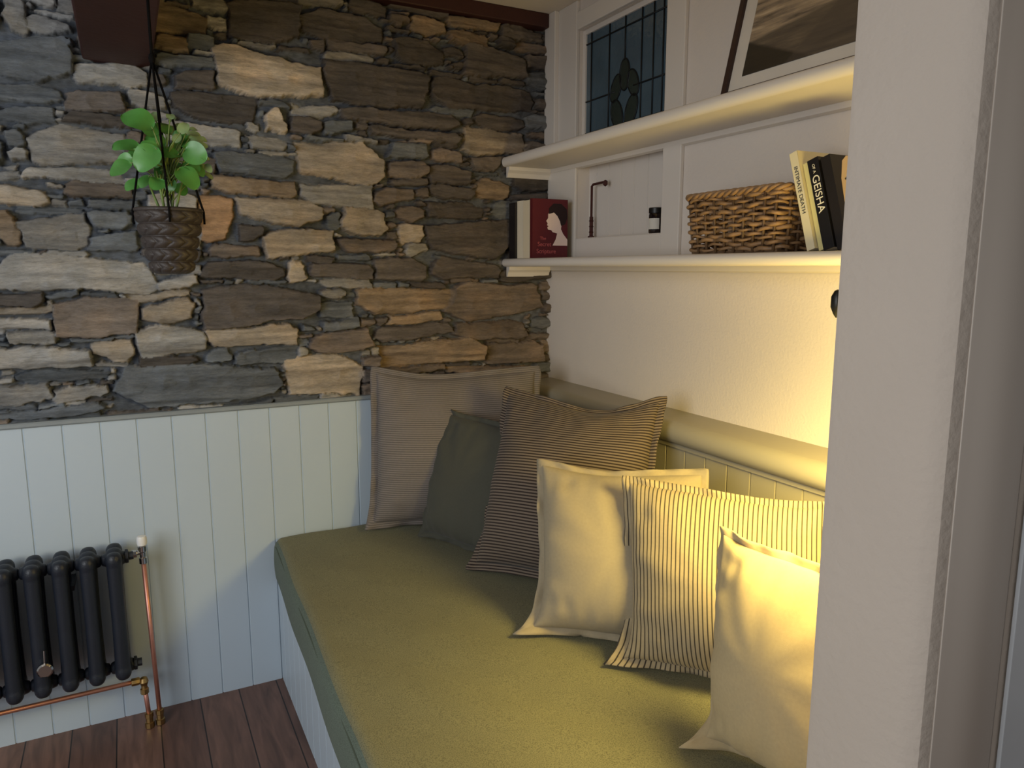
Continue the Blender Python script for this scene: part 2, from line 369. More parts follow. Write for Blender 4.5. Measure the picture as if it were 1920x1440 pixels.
# ------------------------------------------------------------------ leaded window
win=struct(empty('window_1'))
def glass_mat(n,c,e=.0,r=.12):
    return mat(n,c,r,nscale=7,namt=.5,bump=1,bscale=55,spec=.8,emit=c,estr=e)
GX=.020
MB().box(GX,-.70,1.88,GX+.006,-.20,2.285).obj('glass_pane',glass_mat('teal_glass',(66,82,92),.05),win)  # faint emission stands in for daylight coming through from behind
MB().box(GX-.008,-.218,1.88,GX+.02,-.20,2.285).box(GX-.008,-.70,1.88,GX+.02,-.682,2.285).box(GX-.008,-.682,2.268,GX+.02,-.218,2.285).obj('sash',M_paint,win,bevel=.002)
M_lead=mat('lead',(38,40,42),.5,.6)
mb=MB()
def came(pts,r=.0028): mb.tube([(GX-.002,y,z) for y,z in pts],r,6)
for y in (-.250,-.36,-.54,-.60,-.648): came([(y,1.88),(y,2.268)])
for z in (2.235,1.93): came([(-.218,z),(-.682,z)])
came([(-.218,2.04),(-.40,2.04)]); came([(-.50,2.04),(-.682,2.04)]); came([(-.45,2.13),(-.45,2.268)])
def ell(cy,cz,a,b,rot,n=20):
    return [(cy+a*math.cos(t)*math.cos(rot)-b*math.sin(t)*math.sin(rot), cz+a*math.cos(t)*math.sin(rot)+b*math.sin(t)*math.cos(rot)) for t in [2*math.pi*i/n for i in range(n+1)]]
pet=[(-.45,2.085,.027,.050,0),(-.402,2.050,.027,.046,.42),(-.498,2.050,.027,.046,-.42),(-.410,1.965,.030,.052,-.4),(-.490,1.965,.030,.052,.4)]
for p_ in pet: came(ell(*p_),.0030)
mb.obj('lead_came',M_lead,win,smooth='all')
M_pet=glass_mat('olive_glass',(40,50,46),.0,.3)
mb=MB()
for p_ in pet:
    e=ell(*p_)[:-1]; n=len(e)
    mb.add([(GX-.003,y,z) for y,z in e],[tuple(range(n))])
mb.obj('petal_glass',M_pet,win)

# ------------------------------------------------------------------ shelves
def shelf(zt,th,label):
    mb=MB(); x1=-.002
    pr=[(x1,zt),(-.20,zt)]
    for k in range(1,8):
        a=math.pi/2+math.pi*k/8; pr.append((-.20+.014*math.cos(a),zt-th/2+th/2*math.sin(a)))
    pr+=[(-.20,zt-th),(x1,zt-th)]
    mb.extr(pr,'y',-1.96,-.004)
    s=mb.obj('wall_shelf',M_paint,smooth=True)
    tag(s,label,'shelf','shelves')
    mb=MB()
    z=zt-th
    mb.extr([(-.004,z),(-.03,z),(-.028,z-.012),(-.018,z-.022),(-.012,z-.038),(-.004,z-.038)],'x',-.195,-.012)
    mb.extr([(-.002,z),(-.016,z),(-.014,z-.014),(-.002,z-.018)],'y',-1.96,-.03)
    mb.obj('shelf_cleat',M_paint,s)
    return s
shelf(1.862,.036,"thick white painted upper wall shelf with rounded front edge")
shelf(1.486,.030,"white painted lower wall shelf holding books and basket")

# ------------------------------------------------------------------ bench
bench=tag(empty('bench'),"built-in bench with white boarded base along the wall",'bench')
mb=MB(); mb.extr([(q,p) for p,q in tg_profile(-1.955,-.018,.085,-1.10,.005,-1.07)],'z',0,.362)
mb.obj('bench_front',M_panel,bench)
MB().box(-1.099,-1.955,.340,-.10,-.018,.3665).obj('bench_top',M_panel,bench)
def seat():
    nx,ny=60,100; z0,z1=.368,.535
    bm=bmesh.new()
    nz=12; R=.028
    def P(a,b,c):
        xl=-1.108-.050*(1.93*b); x=xl+(-.10-xl)*a; y=-.022-(1.93)*b; z=z0+(z1-z0)*c
        return Vector((x,y,z))
    vs={}
    def sp(i,n): return (1-math.cos(math.pi*i/n))/2*.35+(i/n)*.65
    def vert(i,j,k):
        key=(i,j,k)
        if key in vs: return vs[key]
        p=P(sp(i,nx),sp(j,ny),k/nz)
        lo=P(0,sp(j,ny),0)
        mn=Vector((lo.x+R,-.022-1.93+R,z0+R)); mxx=Vector((-.10-R,-.022-R,z1-R))
        q=Vector((min(max(p.x,mn.x),mxx.x),min(max(p.y,mn.y),mxx.y),min(max(p.z,mn.z),mxx.z)))
        d=p-q
        if d.length>R*.999: p=q+d.normalized()*R
        if k==nz: p.z+=.003*math.sin(p.x*9+1)*math.sin(p.y*6)+.0015*math.sin(p.x*23+p.y*17)
        if i==0: p.x-=.007*math.sin(math.pi*k/nz)+.002*math.sin(p.y*11)
        vs[key]=bm.verts.new(p); return vs[key]
    for i in range(nx):
        for j in range(ny):
            for k in (0,nz):
                bm.faces.new([vert(i,j,k),vert(i+1,j,k),vert(i+1,j+1,k),vert(i,j+1,k)])
    for i in range(nx):
        for k in range(nz):
            for j in (0,ny): bm.faces.new([vert(i,j,k),vert(i+1,j,k),vert(i+1,j,k+1),vert(i,j,k+1)])
    for j in range(ny):
        for k in range(nz):
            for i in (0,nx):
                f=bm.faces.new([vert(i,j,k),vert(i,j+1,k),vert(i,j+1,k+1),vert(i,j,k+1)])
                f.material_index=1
    bmesh.ops.recalc_face_normals(bm,faces=bm.faces)
    me=bpy.data.meshes.new('seat_cushion'); bm.to_mesh(me); bm.free()
    me.polygons.foreach_set('use_smooth',[True]*len(me.polygons)); me.materials.append(M_seat); me.materials.append(M_seat_shade)
    ob=bpy.data.objects.new('seat_cushion',me); link(ob)
    tag(ob,"thick green-grey speckled felt seat cushion on the bench",'seat cushion')
    M_pipe=mat('green_piping',(78,86,72),.95)
    mb=MB()
    fx=lambda y:-1.108+.05*(y+.022)
    mb.tube([(fx(y)+.001,y,.513) for y in (-1.92,-1.5,-1.0,-.5,-.07)]+[(-1.098,-.045,.513)],.0025,8)
    mb.obj('piping',M_pipe,ob,smooth='all')
seat()

# ------------------------------------------------------------------ cushions
def cushion(BL,BR,TL,TR,Tk,m,label,seed,inset=.06,sag=.04,back=.7,ear=(0,0,0)):
    BL,BR,TL,TR,ear=map(Vector,(BL,BR,TL,TR,ear))
    nrm=((BR-BL).cross(TL-BL)).normalized()
    if nrm.y>0: nrm=-nrm
    r=random.Random(seed); ph=[r.uniform(0,6.28) for _ in range(8)]
    def base(s,t):
        s2=s-inset*s*abs(s)*(1-abs(t)**4); t2=t-inset*t*abs(t)*(1-abs(s)**4)
        cr=1-.034*(abs(s*t)**10); s2*=cr; t2*=cr
        if t>0: t2-=sag*t*t*(1-s*s)*(1+.4*math.sin(s*3+ph[5]))
        a=(s2+1)/2; b=(t2+1)/2
        w=max(0,(1-s)/2*(1-t)/2)**9
        return (BL*(1-a)+BR*a)*(1-b)+(TL*(1-a)+TR*a)*b+ear*w
    E=.92
    N=48
    def thick(s,t):
        a=s/E; b=t/E
        q=max(0,(1-a*a))*max(0,(1-b*b))
        th=Tk*q**.43*(1-.30*b)
        rad=math.hypot(a,b); an=math.atan2(b,a)
        wr=.003*math.sin(an*9+ph[0]+3*rad)*rad*min(1,q*6)+.006*math.sin(s*3.4+ph[1])*math.sin(t*3+ph[2])*min(1,q*3)
        wr-=.003*math.exp(-((abs(a)-abs(b))*3.5)**2)*min(1,q*6)*rad**2
        edge=min(1,q*5)*(1-min(1,q*1.6))
        wr+=.003*edge*(math.sin(s*27+ph[3])*(abs(b)>.6)+math.sin(t*23+ph[4])*(abs(a)>.6))
        return th+wr
    vs=[];uv=[];fs=[]
    for side in (1,-1):
        for j in range(N+1):
            for i in range(N+1):
                s=E*math.sin((i/N*2-1)*math.pi/2); t=E*math.sin((j/N*2-1)*math.pi/2)
                k=thick(s,t)*(1 if side>0 else back)
                p=base(s,t)+nrm*k*side
                p.z=max(p.z,.5415)
                vs.append(p); uv.append(((s+1)/2,(t+1)/2))
        o=0 if side>0 else (N+1)*(N+1)
        for j in range(N):
            for i in range(N):
                a=o+j*(N+1)+i; f=(a,a+1,a+N+2,a+N+1)
                fs.append(f if side>0 else f[::-1])
    me=bpy.data.meshes.new('cushion'); me.from_pydata([tuple(v) for v in vs],[],fs)
    u=me.uv_layers.new(name='UVMap')
    for l in me.loops: u.data[l.index].uv=uv[l.vertex_index]
    me.polygons.foreach_set('use_smooth',[True]*len(me.polygons)); me.materials.append(m)
    ob=bpy.data.objects.new('cushion',me); link(ob); tag(ob,label,'cushion','cushions on the bench')
    vs=[];uv=[];fs=[]; per=[]; n=48
    for i in range(n): per.append((-1+2*i/n,-1))
    for i in range(n): per.append((1,-1+2*i/n))
    for i in range(n): per.append((1-2*i/n,1))
    for i in range(n): per.append((-1,1-2*i/n))
    rows=[.89,.925,.965,1.0]
    for ri,e in enumerate(rows):
        for q,(s,t) in enumerate(per):
            w=(.008*math.sin(q*.28+ph[3])+.005*math.sin(q*.8+ph[4]))*ri/3
            p=base(s*e,t*e)+nrm*w
            if p.z<.5415:
                p+=nrm*(.5415-p.z)*.4; p.z=.5415+.001*ri
            vs.append(p); uv.append(((s*e+1)/2,(t*e+1)/2))
    L=len(per)
    for ri in range(len(rows)-1):
        for q in range(L): fs.append((ri*L+q,ri*L+(q+1)%L,(ri+1)*L+(q+1)%L,(ri+1)*L+q))
    me=bpy.data.meshes.new('flange'); me.from_pydata([tuple(v) for v in vs],[],fs)
    u=me.uv_layers.new(name='UVMap')
    for l in me.loops: u.data[l.index].uv=uv[l.vertex_index]
    me.polygons.foreach_set('use_smooth',[True]*len(me.polygons)); me.materials.append(m)
    fo=bpy.data.objects.new('flange',me); link(fo); fo.parent=ob
    so=fo.modifiers.new('s','SOLIDIFY'); so.thickness=.004; so.offset=0
    return ob
Z=.540
F1=fabric('grey_stripe',(130,122,115),(102,95,90),1,76,.45)
F2=fabric('dark_green_cloth',(78,78,69))
F3=fabric('dark_pinstripe',(122,109,96),(54,46,42),1,66,.46)
F4=fabric('beige_cloth',(158,146,122))
F5=fabric('cream_stripe',(166,151,121),(62,55,48),0,46,.26)
F6=fabric('cream_cloth',(178,161,126))
cushion((-.80,-.12,Z),(-.23,-.31,Z),(-.768,-.065,1.12),(-.17,-.245,1.108),.12,F1,"large grey finely striped square cushion against the stone wall",1,.03,.08,.4,(-.03,-.02,0))
cushion((-.655,-.260,Z),(-.52,-.64,Z),(-.540,-.20,.98),(-.39,-.61,.965),.085,F2,"small dark green-grey plain cushion between two striped ones",2,.04,.05,.3,(-.025,-.01,0))
cushion((-.620,-.610,Z),(-.33,-1.06,Z+.01),(-.434,-.454,1.082),(-.130,-.91,1.097),.13,F3,"large dark taupe cushion with fine black pinstripes",3,.045,.14,.6,(-.04,0,0))
cushion((-.638,-1.047,Z),(-.348,-1.324,Z),(-.565,-.89,.955),(-.22,-1.19,.955),.105,F4,"plain beige flanged cushion between two striped cushions",4,.03,.07,.4,(-.07,.015,0))
cushion((-.524,-1.266,Z),(-.245,-1.612,Z),(-.461,-1.134,.958),(-.15,-1.50,.945),.115,F5,"large cream cushion with thin dark vertical stripes",5,.025,.05,.3,(-.07,.012,0))
cushion((-.536,-1.580,Z),(-.478,-1.900,Z),(-.476,-1.486,.945),(-.402,-1.842,.930),.12,F6,"small plain cream cushion brightly lit by the lamp",6,.02,.05,.4,(-.088,.012,0))

# ------------------------------------------------------------------ radiator
rad=tag(empty('radiator'),"black cast-iron column radiator with copper pipes on the boarded wall",'radiator')
sx0=-1.590; pitch=.0695
sec=MB()
for dy in (-.042,0,.042):
    sec.lathe([(.016,.212),(.0205,.24),(.0190,.40),(.0205,.58),(.016,.604)],(0,dy,0),'z',18,1.05,1.0)
    for z in (.232,.588):
        sec.lathe([(.001,-.026),(.015,-.022),(.021,-.011),(.0225,0),(.021,.011),(.015,.022),(.001,.026)],(0,dy,z),'z',16,1.05,1.05)
for z in (.235,.585):
    sec.lathe([(.001,-.064),(.017,-.058),(.022,-.04),(.022,.04),(.017,.058),(.001,.064)],(0,0,z),'y',16)
    sec.lathe([(.017,-.0348),(.021,-.020),(.023,0),(.021,.020),(.017,.0348)],(0,0,z-.006),'x',16)
me0=None
for i in range(8):
    if i==0:
        so=sec.obj('radiator_section',M_iron,rad,smooth='all'); me0=so
        rm=so.modifiers.new('r','REMESH'); rm.mode='VOXEL'; rm.voxel_size=.0035; rm.use_smooth_shade=True
        sm=so.modifiers.new('sm','SMOOTH'); sm.iterations=8; sm.factor=.5
    else:
        so=me0.copy(); link(so); so.parent=rad
    so.location=(sx0-i*pitch,-.115,0)
for z in (.235,.585): MB().lathe([(.022,0),(.022,.008),(.013,.010),(.013,.022)],(sx0+.030,-.115,z-.004),'x',8).obj('end_plug',M_iron,rad)
mb=MB(); mb.lathe([(.003,.012),(.017,.010),(.021,.004),(.021,-.004),(.017,-.008),(.002,-.008)],(-1.785,-.190,.305),'y',20)
mb.tube([(-1.785,-.185,.305),(-1.785,-.14,.305)],.006); mb.tube([(-1.785,-.190,.32),(-1.783,-.190,.365)],.003)
mb.obj('bleed_knob',M_chrome,rad,smooth=True)
MB().box(-1.72,-.115,.50,-1.70,-.013,.515).obj('wall_bracket',M_iron,rad)
PX=-1.512; PY=-.105; PB=-1.500
MB().tube([(PB,PY,.02),(PX,PY,.55)],.0070,12).obj('copper_pipe',M_copper,rad,smooth='all')
MB().tube([(-3.0,PY-.005,.155),(-1.55,PY-.005,.165)],.0070,12).obj('copper_pipe',M_copper,rad,smooth='all')
MB().tube([(-1.538,PY-.005,.15),(-1.530,PY-.005,.02)],.0070,12).obj('copper_pipe',M_copper,rad,smooth='all')
for x,y in ((PB,PY),(-1.531,PY-.005)):
    MB().lathe([(.010,0),(.014,.002),(.014,.018),(.0105,.02),(.0105,.034),(.0125,.036),(.0125,.05),(.009,.052)],(x,y,.0),'z',8).obj('brass_fitting',M_brass,rad,smooth=True)
mb=MB()
mb.lathe([(.009,-.012),(.0125,-.01),(.0125,.006),(.010,.008)],(-1.538,PY-.005,.130),'z',8)
mb.lathe([(.009,-.022),(.0125,-.02),(.0125,.0),(.010,.004)],(-1.552,PY-.005,.165),'x',8)
mb.lathe([(.002,-.016),(.010,-.012),(.014,0),(.010,.012),(.002,.016)],(-1.538,PY-.005,.16),'z',12)
mb.tube([(-1.538,PY-.005,.165),(-1.538,PY-.005,.135)],.0095,10)
mb.obj('brass_elbow',M_brass,rad,smooth=True)
mb=MB()
mb.lathe([(.008,-.045),(.012,-.043),(.012,-.025),(.009,-.022),(.009,-.008),(.013,-.004),(.013,.012),(.009,.016)],(PX,PY,.59),'z',12)
mb.tube([(PX,PY,.585),(-1.548,-.112,.582)],.008,10)
mb.lathe([(.009,-.006),(.013,-.005),(.013,.008),(.009,.009)],(-1.537,-.11,.583),'x',8)
mb.obj('valve_body',M_chrome,rad,smooth=True)
MB().lathe([(.009,0),(.0135,.002),(.015,.010),(.0145,.024),(.0125,.030),(.002,.032)],(PX,PY,.604),'z',16).obj('valve_cap',M_wplastic,rad,smooth=True)

# ------------------------------------------------------------------ hanging plant
pl=tag(empty('hanging_plant'),"round-leaved green plant in a dark woven hanging pot",'plant')
PC=(-1.402,-.68)
def woven_pot():
    mb=MB(); nt_,nz_=220,90; z0,z1=1.437,1.578; rows=5
    vs=[];fs=[]
    for j in range(nz_+1):
        f=j/nz_; z=z0+(z1-z0)*f; r0=.036+.030*f**.85
        if f<.06: r0-=.006*(1-f/.06)
        rr=f*rows; loc=(rr-math.floor(min(rr,rows-1e-6)))*2-1; row=int(min(rr,rows-1e-6))
        env=math.sqrt(max(0,1-loc*loc))
        for i in range(nt_):
            th=2*math.pi*i/nt_
            ph=th*12/(2*math.pi)+.55*abs(loc)+row*.5
            fr=(ph%1)*2-1
            b=(1-fr*fr)**.4
            r=r0+env*(.003+.006*b)
            vs.append((PC[0]+r*math.cos(th),PC[1]+r*math.sin(th),z))
    for j in range(nz_):
        for i in range(nt_): fs.append((j*nt_+i,j*nt_+(i+1)%nt_,(j+1)*nt_+(i+1)%nt_,(j+1)*nt_+i))
    fs.append(tuple(reversed(range(nt_))))
    o=len(vs)
    for (r,z) in ((.062,z1),(.058,z1-.02)):
        for i in range(nt_):
            th=2*math.pi*i/nt_; vs.append((PC[0]+r*math.cos(th),PC[1]+r*math.sin(th),z))
    for i in range(nt_):
        k=(i+1)%nt_
        fs.append((nz_*nt_+i,nz_*nt_+k,o+k,o+i)); fs.append((o+i,o+k,o+nt_+k,o+nt_+i))
    mb.add(vs,fs)
    ring=[(PC[0]+.069*math.cos(2*math.pi*i/60),PC[1]+.069*math.sin(2*math.pi*i/60),z1+.001) for i in range(61)]
    mb.tube(ring,.0048,8,cap=False)
    return mb
woven_pot().obj('pot',mat('dark_wicker',(58,51,47),.5,nscale=60,namt=.3,bump=.4,bscale=250),pl,smooth='all')
MB().lathe([(.001,-.004),(.058,-.003),(.058,0),(.001,.004)],(PC[0],PC[1],1.562),'z',24).obj('soil',M_soil,pl)
mb=MB(); K=(PC[0]-.012,PC[1],1.905)
for a in (math.radians(188),math.radians(-8),math.radians(80),math.radians(268)):
    b=(PC[0]+.074*math.cos(a),PC[1]+.074*math.sin(a),1.576)
    mid=tuple((K[i]+b[i])/2 for i in range(3))
    mb.tube([K,mid,b,(b[0],b[1],1.550)],.0027,6)
mb.tube([K,(K[0],K[1],2.05)],.0036,6)
mb.lathe([(.002,-.012),(.006,-.008),(.007,0),(.006,.008),(.002,.012)],K,'z',8)
mb.obj('cord',M_cord,pl,smooth='all')
def leaf_mat(n,c):
    m=mat(n,c,.36,nscale=25,namt=.4,spec=.5)
    B=m.node_tree.nodes['Principled BSDF']; B.inputs['Subsurface Weight'].default_value=.1
    return m
rl=random.Random(5)
camdir=Vector((-.08,-.95,-.05)).normalized()
def leaf(MBX,u,v,s,ang,asp=.92,var=.5,dy=None):
    x=PC[0]+(u-316)*.00106; z=1.58-(v-392)*.00114; y=PC[1]+(rl.uniform(-.06,.05) if dy is None else dy)
    c=Vector((x,y,z)); L=s*.00122
    nrm=(camdir+Vector((rl.uniform(-var,var),0,rl.uniform(.1,.1+2*var)))).normalized()
    a=math.radians(ang-15*rl.random()); tip=Vector((math.cos(a),rl.uniform(-.2,.2),math.sin(a)*.8-.1)); tip=(tip-nrm*tip.dot(nrm)).normalized()
    sd_=nrm.cross(tip)
    vs=[];fs=[];n=14; wv=rl.uniform(0,6)
    for i in range(n+1):
        t=(1-math.cos(math.pi*i/n))/2
        w=L*asp*max(.02,math.sqrt(max(0,1-(2*t-1)**2)))*(1.08-.22*t)
        for q in (-1,-.55,0,.55,1):
            vs.append(c+tip*L*(2*t-1)+sd_*w*q+nrm*(-.26*L*(2*t-1)**2+.22*L*abs(q)**1.3-.2*L*abs(q)*t+.07*L*abs(q)*math.sin(8*t+wv+q)))
    for i in range(n):
        for k in range(4): a0=i*5+k; fs.append((a0,a0+1,a0+6,a0+5))
    MBX.add(vs,fs)
    b=c-tip*L*.9
    root=Vector((PC[0]+rl.uniform(-.012,.012),PC[1]+rl.uniform(-.01,.01),1.60+rl.uniform(0,.07)))
    mid=(b+root)/2+Vector((0,0,.012))
    stems.tube([root,mid,b],[.0016,.0014,.0012],5)
leaves=MB(); stems=MB(); pale=MB()
for q in [(268,230,28,150,.9,.4,-.05),(246,268,24,190,.8,.6),(279,300,27,250,.9,.5,-.06),(230,320,21,200),(300,262,18,160,1),(372,284,22,-20,1,.5),(356,330,24,-50,.9,.5,-.04),(343,270,17,70),(252,342,16,215),(296,345,16,260),(335,305,18,-70),(308,322,17,250),(262,286,16,170),(382,308,15,-40),(318,234,16,100),(348,250,15,50),(326,285,16,200),(290,240,17,120),(306,296,15,230),(366,306,16,-30),(346,346,14,-60),(276,336,15,240),(240,298,15,190),(322,344,13,260),(360,262,14,30),(286,278,15,150)]: leaf(leaves,*q)
for q in [(340,232,15,60),(384,236,12,30),(330,218,11,90),(362,224,13,40),(399,306,11,-60),(352,240,14,80),(378,254,13,20),(302,214,11,110),(370,246,12,20),(394,248,9,0),(338,212,9,80),(384,272,12,60),(404,318,9,-50),(348,224,10,70),(392,262,10,10),(376,232,9,50),(356,278,11,30),(340,256,11,80),(390,290,10,-20),(366,320,10,-40)]: leaf(pale,*q,asp=.7,var=.6)
for dx,dy,h in ((0,0,.14),(.012,.008,.12),(-.012,-.006,.11),(.02,-.01,.09),(-.022,.01,.08)):
    stems.tube([(PC[0]+dx*.4,PC[1]+dy*.4,1.555),(PC[0]+dx,PC[1]+dy,1.555+h*.5),(PC[0]+dx*1.6,PC[1]+dy,1.555+h)],[.0032,.003,.002],7)
leaves.obj('foliage',leaf_mat('leaf_green',(78,136,62)),pl,smooth='all'); pale.obj('young_foliage',leaf_mat('pale_leaf_green',(128,150,104)),pl,smooth='all'); stems.obj('stem',M_stem,pl,smooth='all')

# ------------------------------------------------------------------ books
def text_mesh(body,size,mat_,parent,M,name='lettering',align='CENTER'):
    c=bpy.data.curves.new('t','FONT'); c.body=body; c.size=size; c.align_x=align; c.align_y='CENTER'; c.extrude=.0002; c.space_line=.95
    t=bpy.data.objects.new('t',c); link(t); bpy.context.view_layer.update()
    me=bpy.data.meshes.new_from_object(t.evaluated_get(bpy.context.evaluated_depsgraph_get()))
    bpy.data.objects.remove(t); me.materials.clear(); me.materials.append(mat_)
    me.transform(M)
    ob=bpy.data.objects.new(name,me); link(ob); ob.parent=parent; return ob
M_page=mat('book_pages',(214,202,176),.9,nscale=300,namt=.15)
def book(y0,th,h,d,xs_,colr,label,group,lean=0,z=1.4865):
    e=tag(empty('book'),label,'book',group)
    m=mat('cover',colr,.4,nscale=10,namt=.05)
    mb=MB(); c=.0012
    mb.box(0,-th,0,d,-th+c,h); mb.box(0,-c,0,d,0,h); mb.box(0,-th,0,c,0,h)
    mb.obj('cover',m,e,bevel=.0006)
    MB().box(c,-th+c,.001,d-.002,-c,h-.001).obj('pages',M_page,e)
    e.location=(xs_,y0,z); e.rotation_euler=(-lean,0,0)
    return e
GB="books on the lower shelf"
book(-.036,.048,.204,.13,-.200,(30,27,30),"black paperback standing beside cream-spined books",GB)
book(-.086,.048,.208,.13,-.192,(228,216,192),"cream-spined paperback standing on the shelf",GB)
book(-.136,.050,.206,.14,-.194,(220,205,176),"tan cream-spined paperback next to the red book",GB)
red=book(-.188,.018,.210,.148,-.194,(88,24,32),"dark red paperback with pale portrait on its cover",GB)
M_gold=mat('gold_ink',(186,92,90),.5); M_pale=mat('pale_skin_ink',(230,206,194),.6); M_hair=mat('dark_ink',(34,14,18),.6); M_wink=mat('white_ink',(225,220,205),.6); M_kink=mat('black_ink',(40,36,32),.6)
TH=.018
def RY(th,x,z,rot=0): return Matrix.Translation((x,-th-.0003,z))@Matrix.Rotation(math.pi/2,4,'X')@Matrix.Rotation(rot,4,'Z')
text_mesh("The",.016,M_gold,red,RY(TH,.044,.070))
text_mesh("Secret",.022,M_gold,red,RY(TH,.050,.049))
text_mesh("Scripture",.022,M_gold,red,RY(TH,.058,.024))
prof=[(.112,.085),(.100,.088),(.096,.093),(.088,.094),(.086,.099),(.089,.102),(.085,.105),(.087,.109),(.083,.115),(.088,.122),(.088,.131),(.094,.142),(.106,.148),(.118,.144),(.126,.130),(.124,.110),(.122,.096),(.128,.084),(.140,.070),(.140,.055),(.100,.055),(.108,.07)]
PS=lambda L,k:[(min((x-.11)*1.6+.100,.147),-TH-k,(z-.11)*1.45+.125) for x,z in L]
mb=MB(); mb.add(PS(prof,.0005),[tuple(range(len(prof)))]); mb.obj('cover_portrait',M_pale,red)
hair=[(.090,.132),(.090,.146),(.102,.158),(.122,.158),(.137,.145),(.139,.125),(.133,.108),(.122,.104),(.119,.115),(.112,.128),(.103,.136)]
mb=MB(); mb.add(PS(hair,.0009),[tuple(range(len(hair)))]); mb.obj('portrait_hair',M_hair,red)
LN=math.radians(17)
def spine(parent,body,size,m,th,zc):
    # lettering runs down the spine, tops of letters towards the front cover (-y), facing the room (-x)
    R_=Matrix(((0,0,-1,-.0004),(0,-1,0,-th/2),(-1,0,0,zc),(0,0,0,1)))
    return text_mesh(body,size,m,parent,R_)
b1=book(-1.410,.022,.222,.135,-.178,(214,204,172),"cream paperback with black spine lettering leaning towards the basket",GB,LN)
spine(b1,"INTIMATE DEATH",.0135,M_kink,.022,.135)
b2=book(-1.435,.014,.196,.125,-.170,(206,196,138),"thin pale yellow paperback leaning between two books",GB,LN)
b3=book(-1.452,.028,.200,.130,-.176,(22,20,22),"black paperback with white spine lettering, leaning",GB,LN)
spine(b3,"OF A",.009,M_wink,.028,.178)
spine(b3,"GEISHA",.025,M_wink,.028,.122)
b4=book(-1.484,.024,.203,.130,-.172,(30,26,26),"black paperback with a large pale face on the cover",GB,LN)
def poly(L,th,k): return [(x,-th-k,z) for x,z in L]
fc=[(.030,.001),(.022,.06),(.018,.10),(.022,.15),(.035,.19),(.050,.202),(.129,.202),(.129,.001)]
mb=MB(); mb.add(poly(fc,.024,.0004),[tuple(range(len(fc)))]); mb.obj('cover_face',mat('face_ink',(222,196,160),.6),b4)
eye=[(.035,.128),(.045,.135),(.058,.134),(.068,.126),(.056,.123),(.044,.124)]
brow=[(.032,.150),(.048,.160),(.068,.155),(.068,.151),(.048,.155),(.034,.147)]
mb=MB(); mb.add(poly(eye,.024,.0008),[tuple(range(len(eye)))]); mb.add(poly(brow,.024,.0008),[tuple(range(len(brow)))]); mb.obj('eye_print',M_kink,b4)
lip=[(.060,.062),(.072,.070),(.080,.067),(.088,.070),(.100,.062),(.080,.052)]
mb=MB(); mb.add(poly(lip,.024,.0008),[tuple(range(len(lip)))]); mb.obj('lips',mat('red_ink',(170,40,35),.5),b4)

# ------------------------------------------------------------------ basket
bas=tag(empty('wicker_basket'),"rectangular brown woven wicker basket on the lower shelf",'basket')
M_wick=mat('wicker',(138,108,76),.5,nscale=45,namt=.6,bump=.3,bscale=300)
M_wick2=mat('wicker_dark',(96,74,52),.55,nscale=35,namt=.5)
def rrect(cx,cy,hx,hy,r,n):
    segs=[(2*(hx-r)),(math.pi/2*r),(2*(hy-r)),(math.pi/2*r)]*2
    tot=sum(segs); out=[]
    for i in range(n):
        s=tot*i/n; k=0
        while s>segs[k]: s-=segs[k]; k+=1
        if k==0: p=(-hx+r+s,-hy); nr=(0,-1)
        elif k==1: a=-math.pi/2+s/r; p=(hx-r+r*math.cos(a),-hy+r+r*math.sin(a)); nr=(math.cos(a),math.sin(a))
        elif k==2: p=(hx,-hy+r+s); nr=(1,0)
        elif k==3: a=s/r; p=(hx-r+r*math.cos(a),hy-r+r*math.sin(a)); nr=(math.cos(a),math.sin(a))
        elif k==4: p=(hx-r-s,hy); nr=(0,1)
        elif k==5: a=math.pi/2+s/r; p=(-hx+r+r*math.cos(a),hy-r+r*math.sin(a)); nr=(math.cos(a),math.sin(a))
        elif k==6: p=(-hx,hy-r-s); nr=(-1,0)
        else: a=math.pi+s/r; p=(-hx+r+r*math.cos(a),-hy+r+r*math.sin(a)); nr=(math.cos(a),math.sin(a))
        out.append(((cx+p[0],cy+p[1]),nr))
    return out
BX,BY,HX,HY=-.102,-1.180,.084,.164; ZB=1.489; HB=.152; NST=28; NP=NST*8
mb=MB(); rows=12; rb=random.Random(3)
for r_ in range(rows):
    f=(r_+.5)/rows; z=ZB+.002+HB*.88*f; k=.92+.08*f
    pts=rrect(BX,BY,HX*k,HY*k,.025,NP)
    path=[]; a1,a2=rb.uniform(0,6),rb.uniform(0,6); rad_=[]
    for i,((x,y),(nx_,ny_)) in enumerate(pts):
        o=.0055*math.cos(math.pi*i*NST/NP+math.pi*r_)
        th_=2*math.pi*i/NP
        path.append((x+nx_*o,y+ny_*o,z+.002*math.sin(th_*5+a1)+.0014*math.sin(th_*17+a2))); rad_.append(.0044+.0011*math.sin(th_*3+a2))
    path.append(path[0]); rad_.append(rad_[0]); mb.tube(path,rad_,8,cap=False)
mb.obj('weave',M_wick,bas,smooth='all')
mb=MB()
p0=rrect(BX,BY,HX*.92,HY*.92,.025,NST); p1=rrect(BX,BY,HX,HY,.025,NST)
for a,b in zip(p0,p1): mb.tube([(a[0][0],a[0][1],ZB),(b[0][0],b[0][1],ZB+HB*.93)],.0038,6)
mb.obj('stake',M_wick2,bas,smooth='all')
mb=MB()
for q in range(3):
    pts=rrect(BX,BY,HX*1.01,HY*1.01,.026,240); path=[]
    for i,((x,y),(nx_,ny_)) in enumerate(pts):
        a=2*math.pi*(i/240*14+q/3); path.append((x+nx_*.005*math.cos(a),y+ny_*.005*math.cos(a),ZB+HB*.93+.005*math.sin(a)))
    path.append(path[0]); mb.tube(path,.0050,7,cap=False)
mb.obj('rim',M_wick,bas,smooth='all')
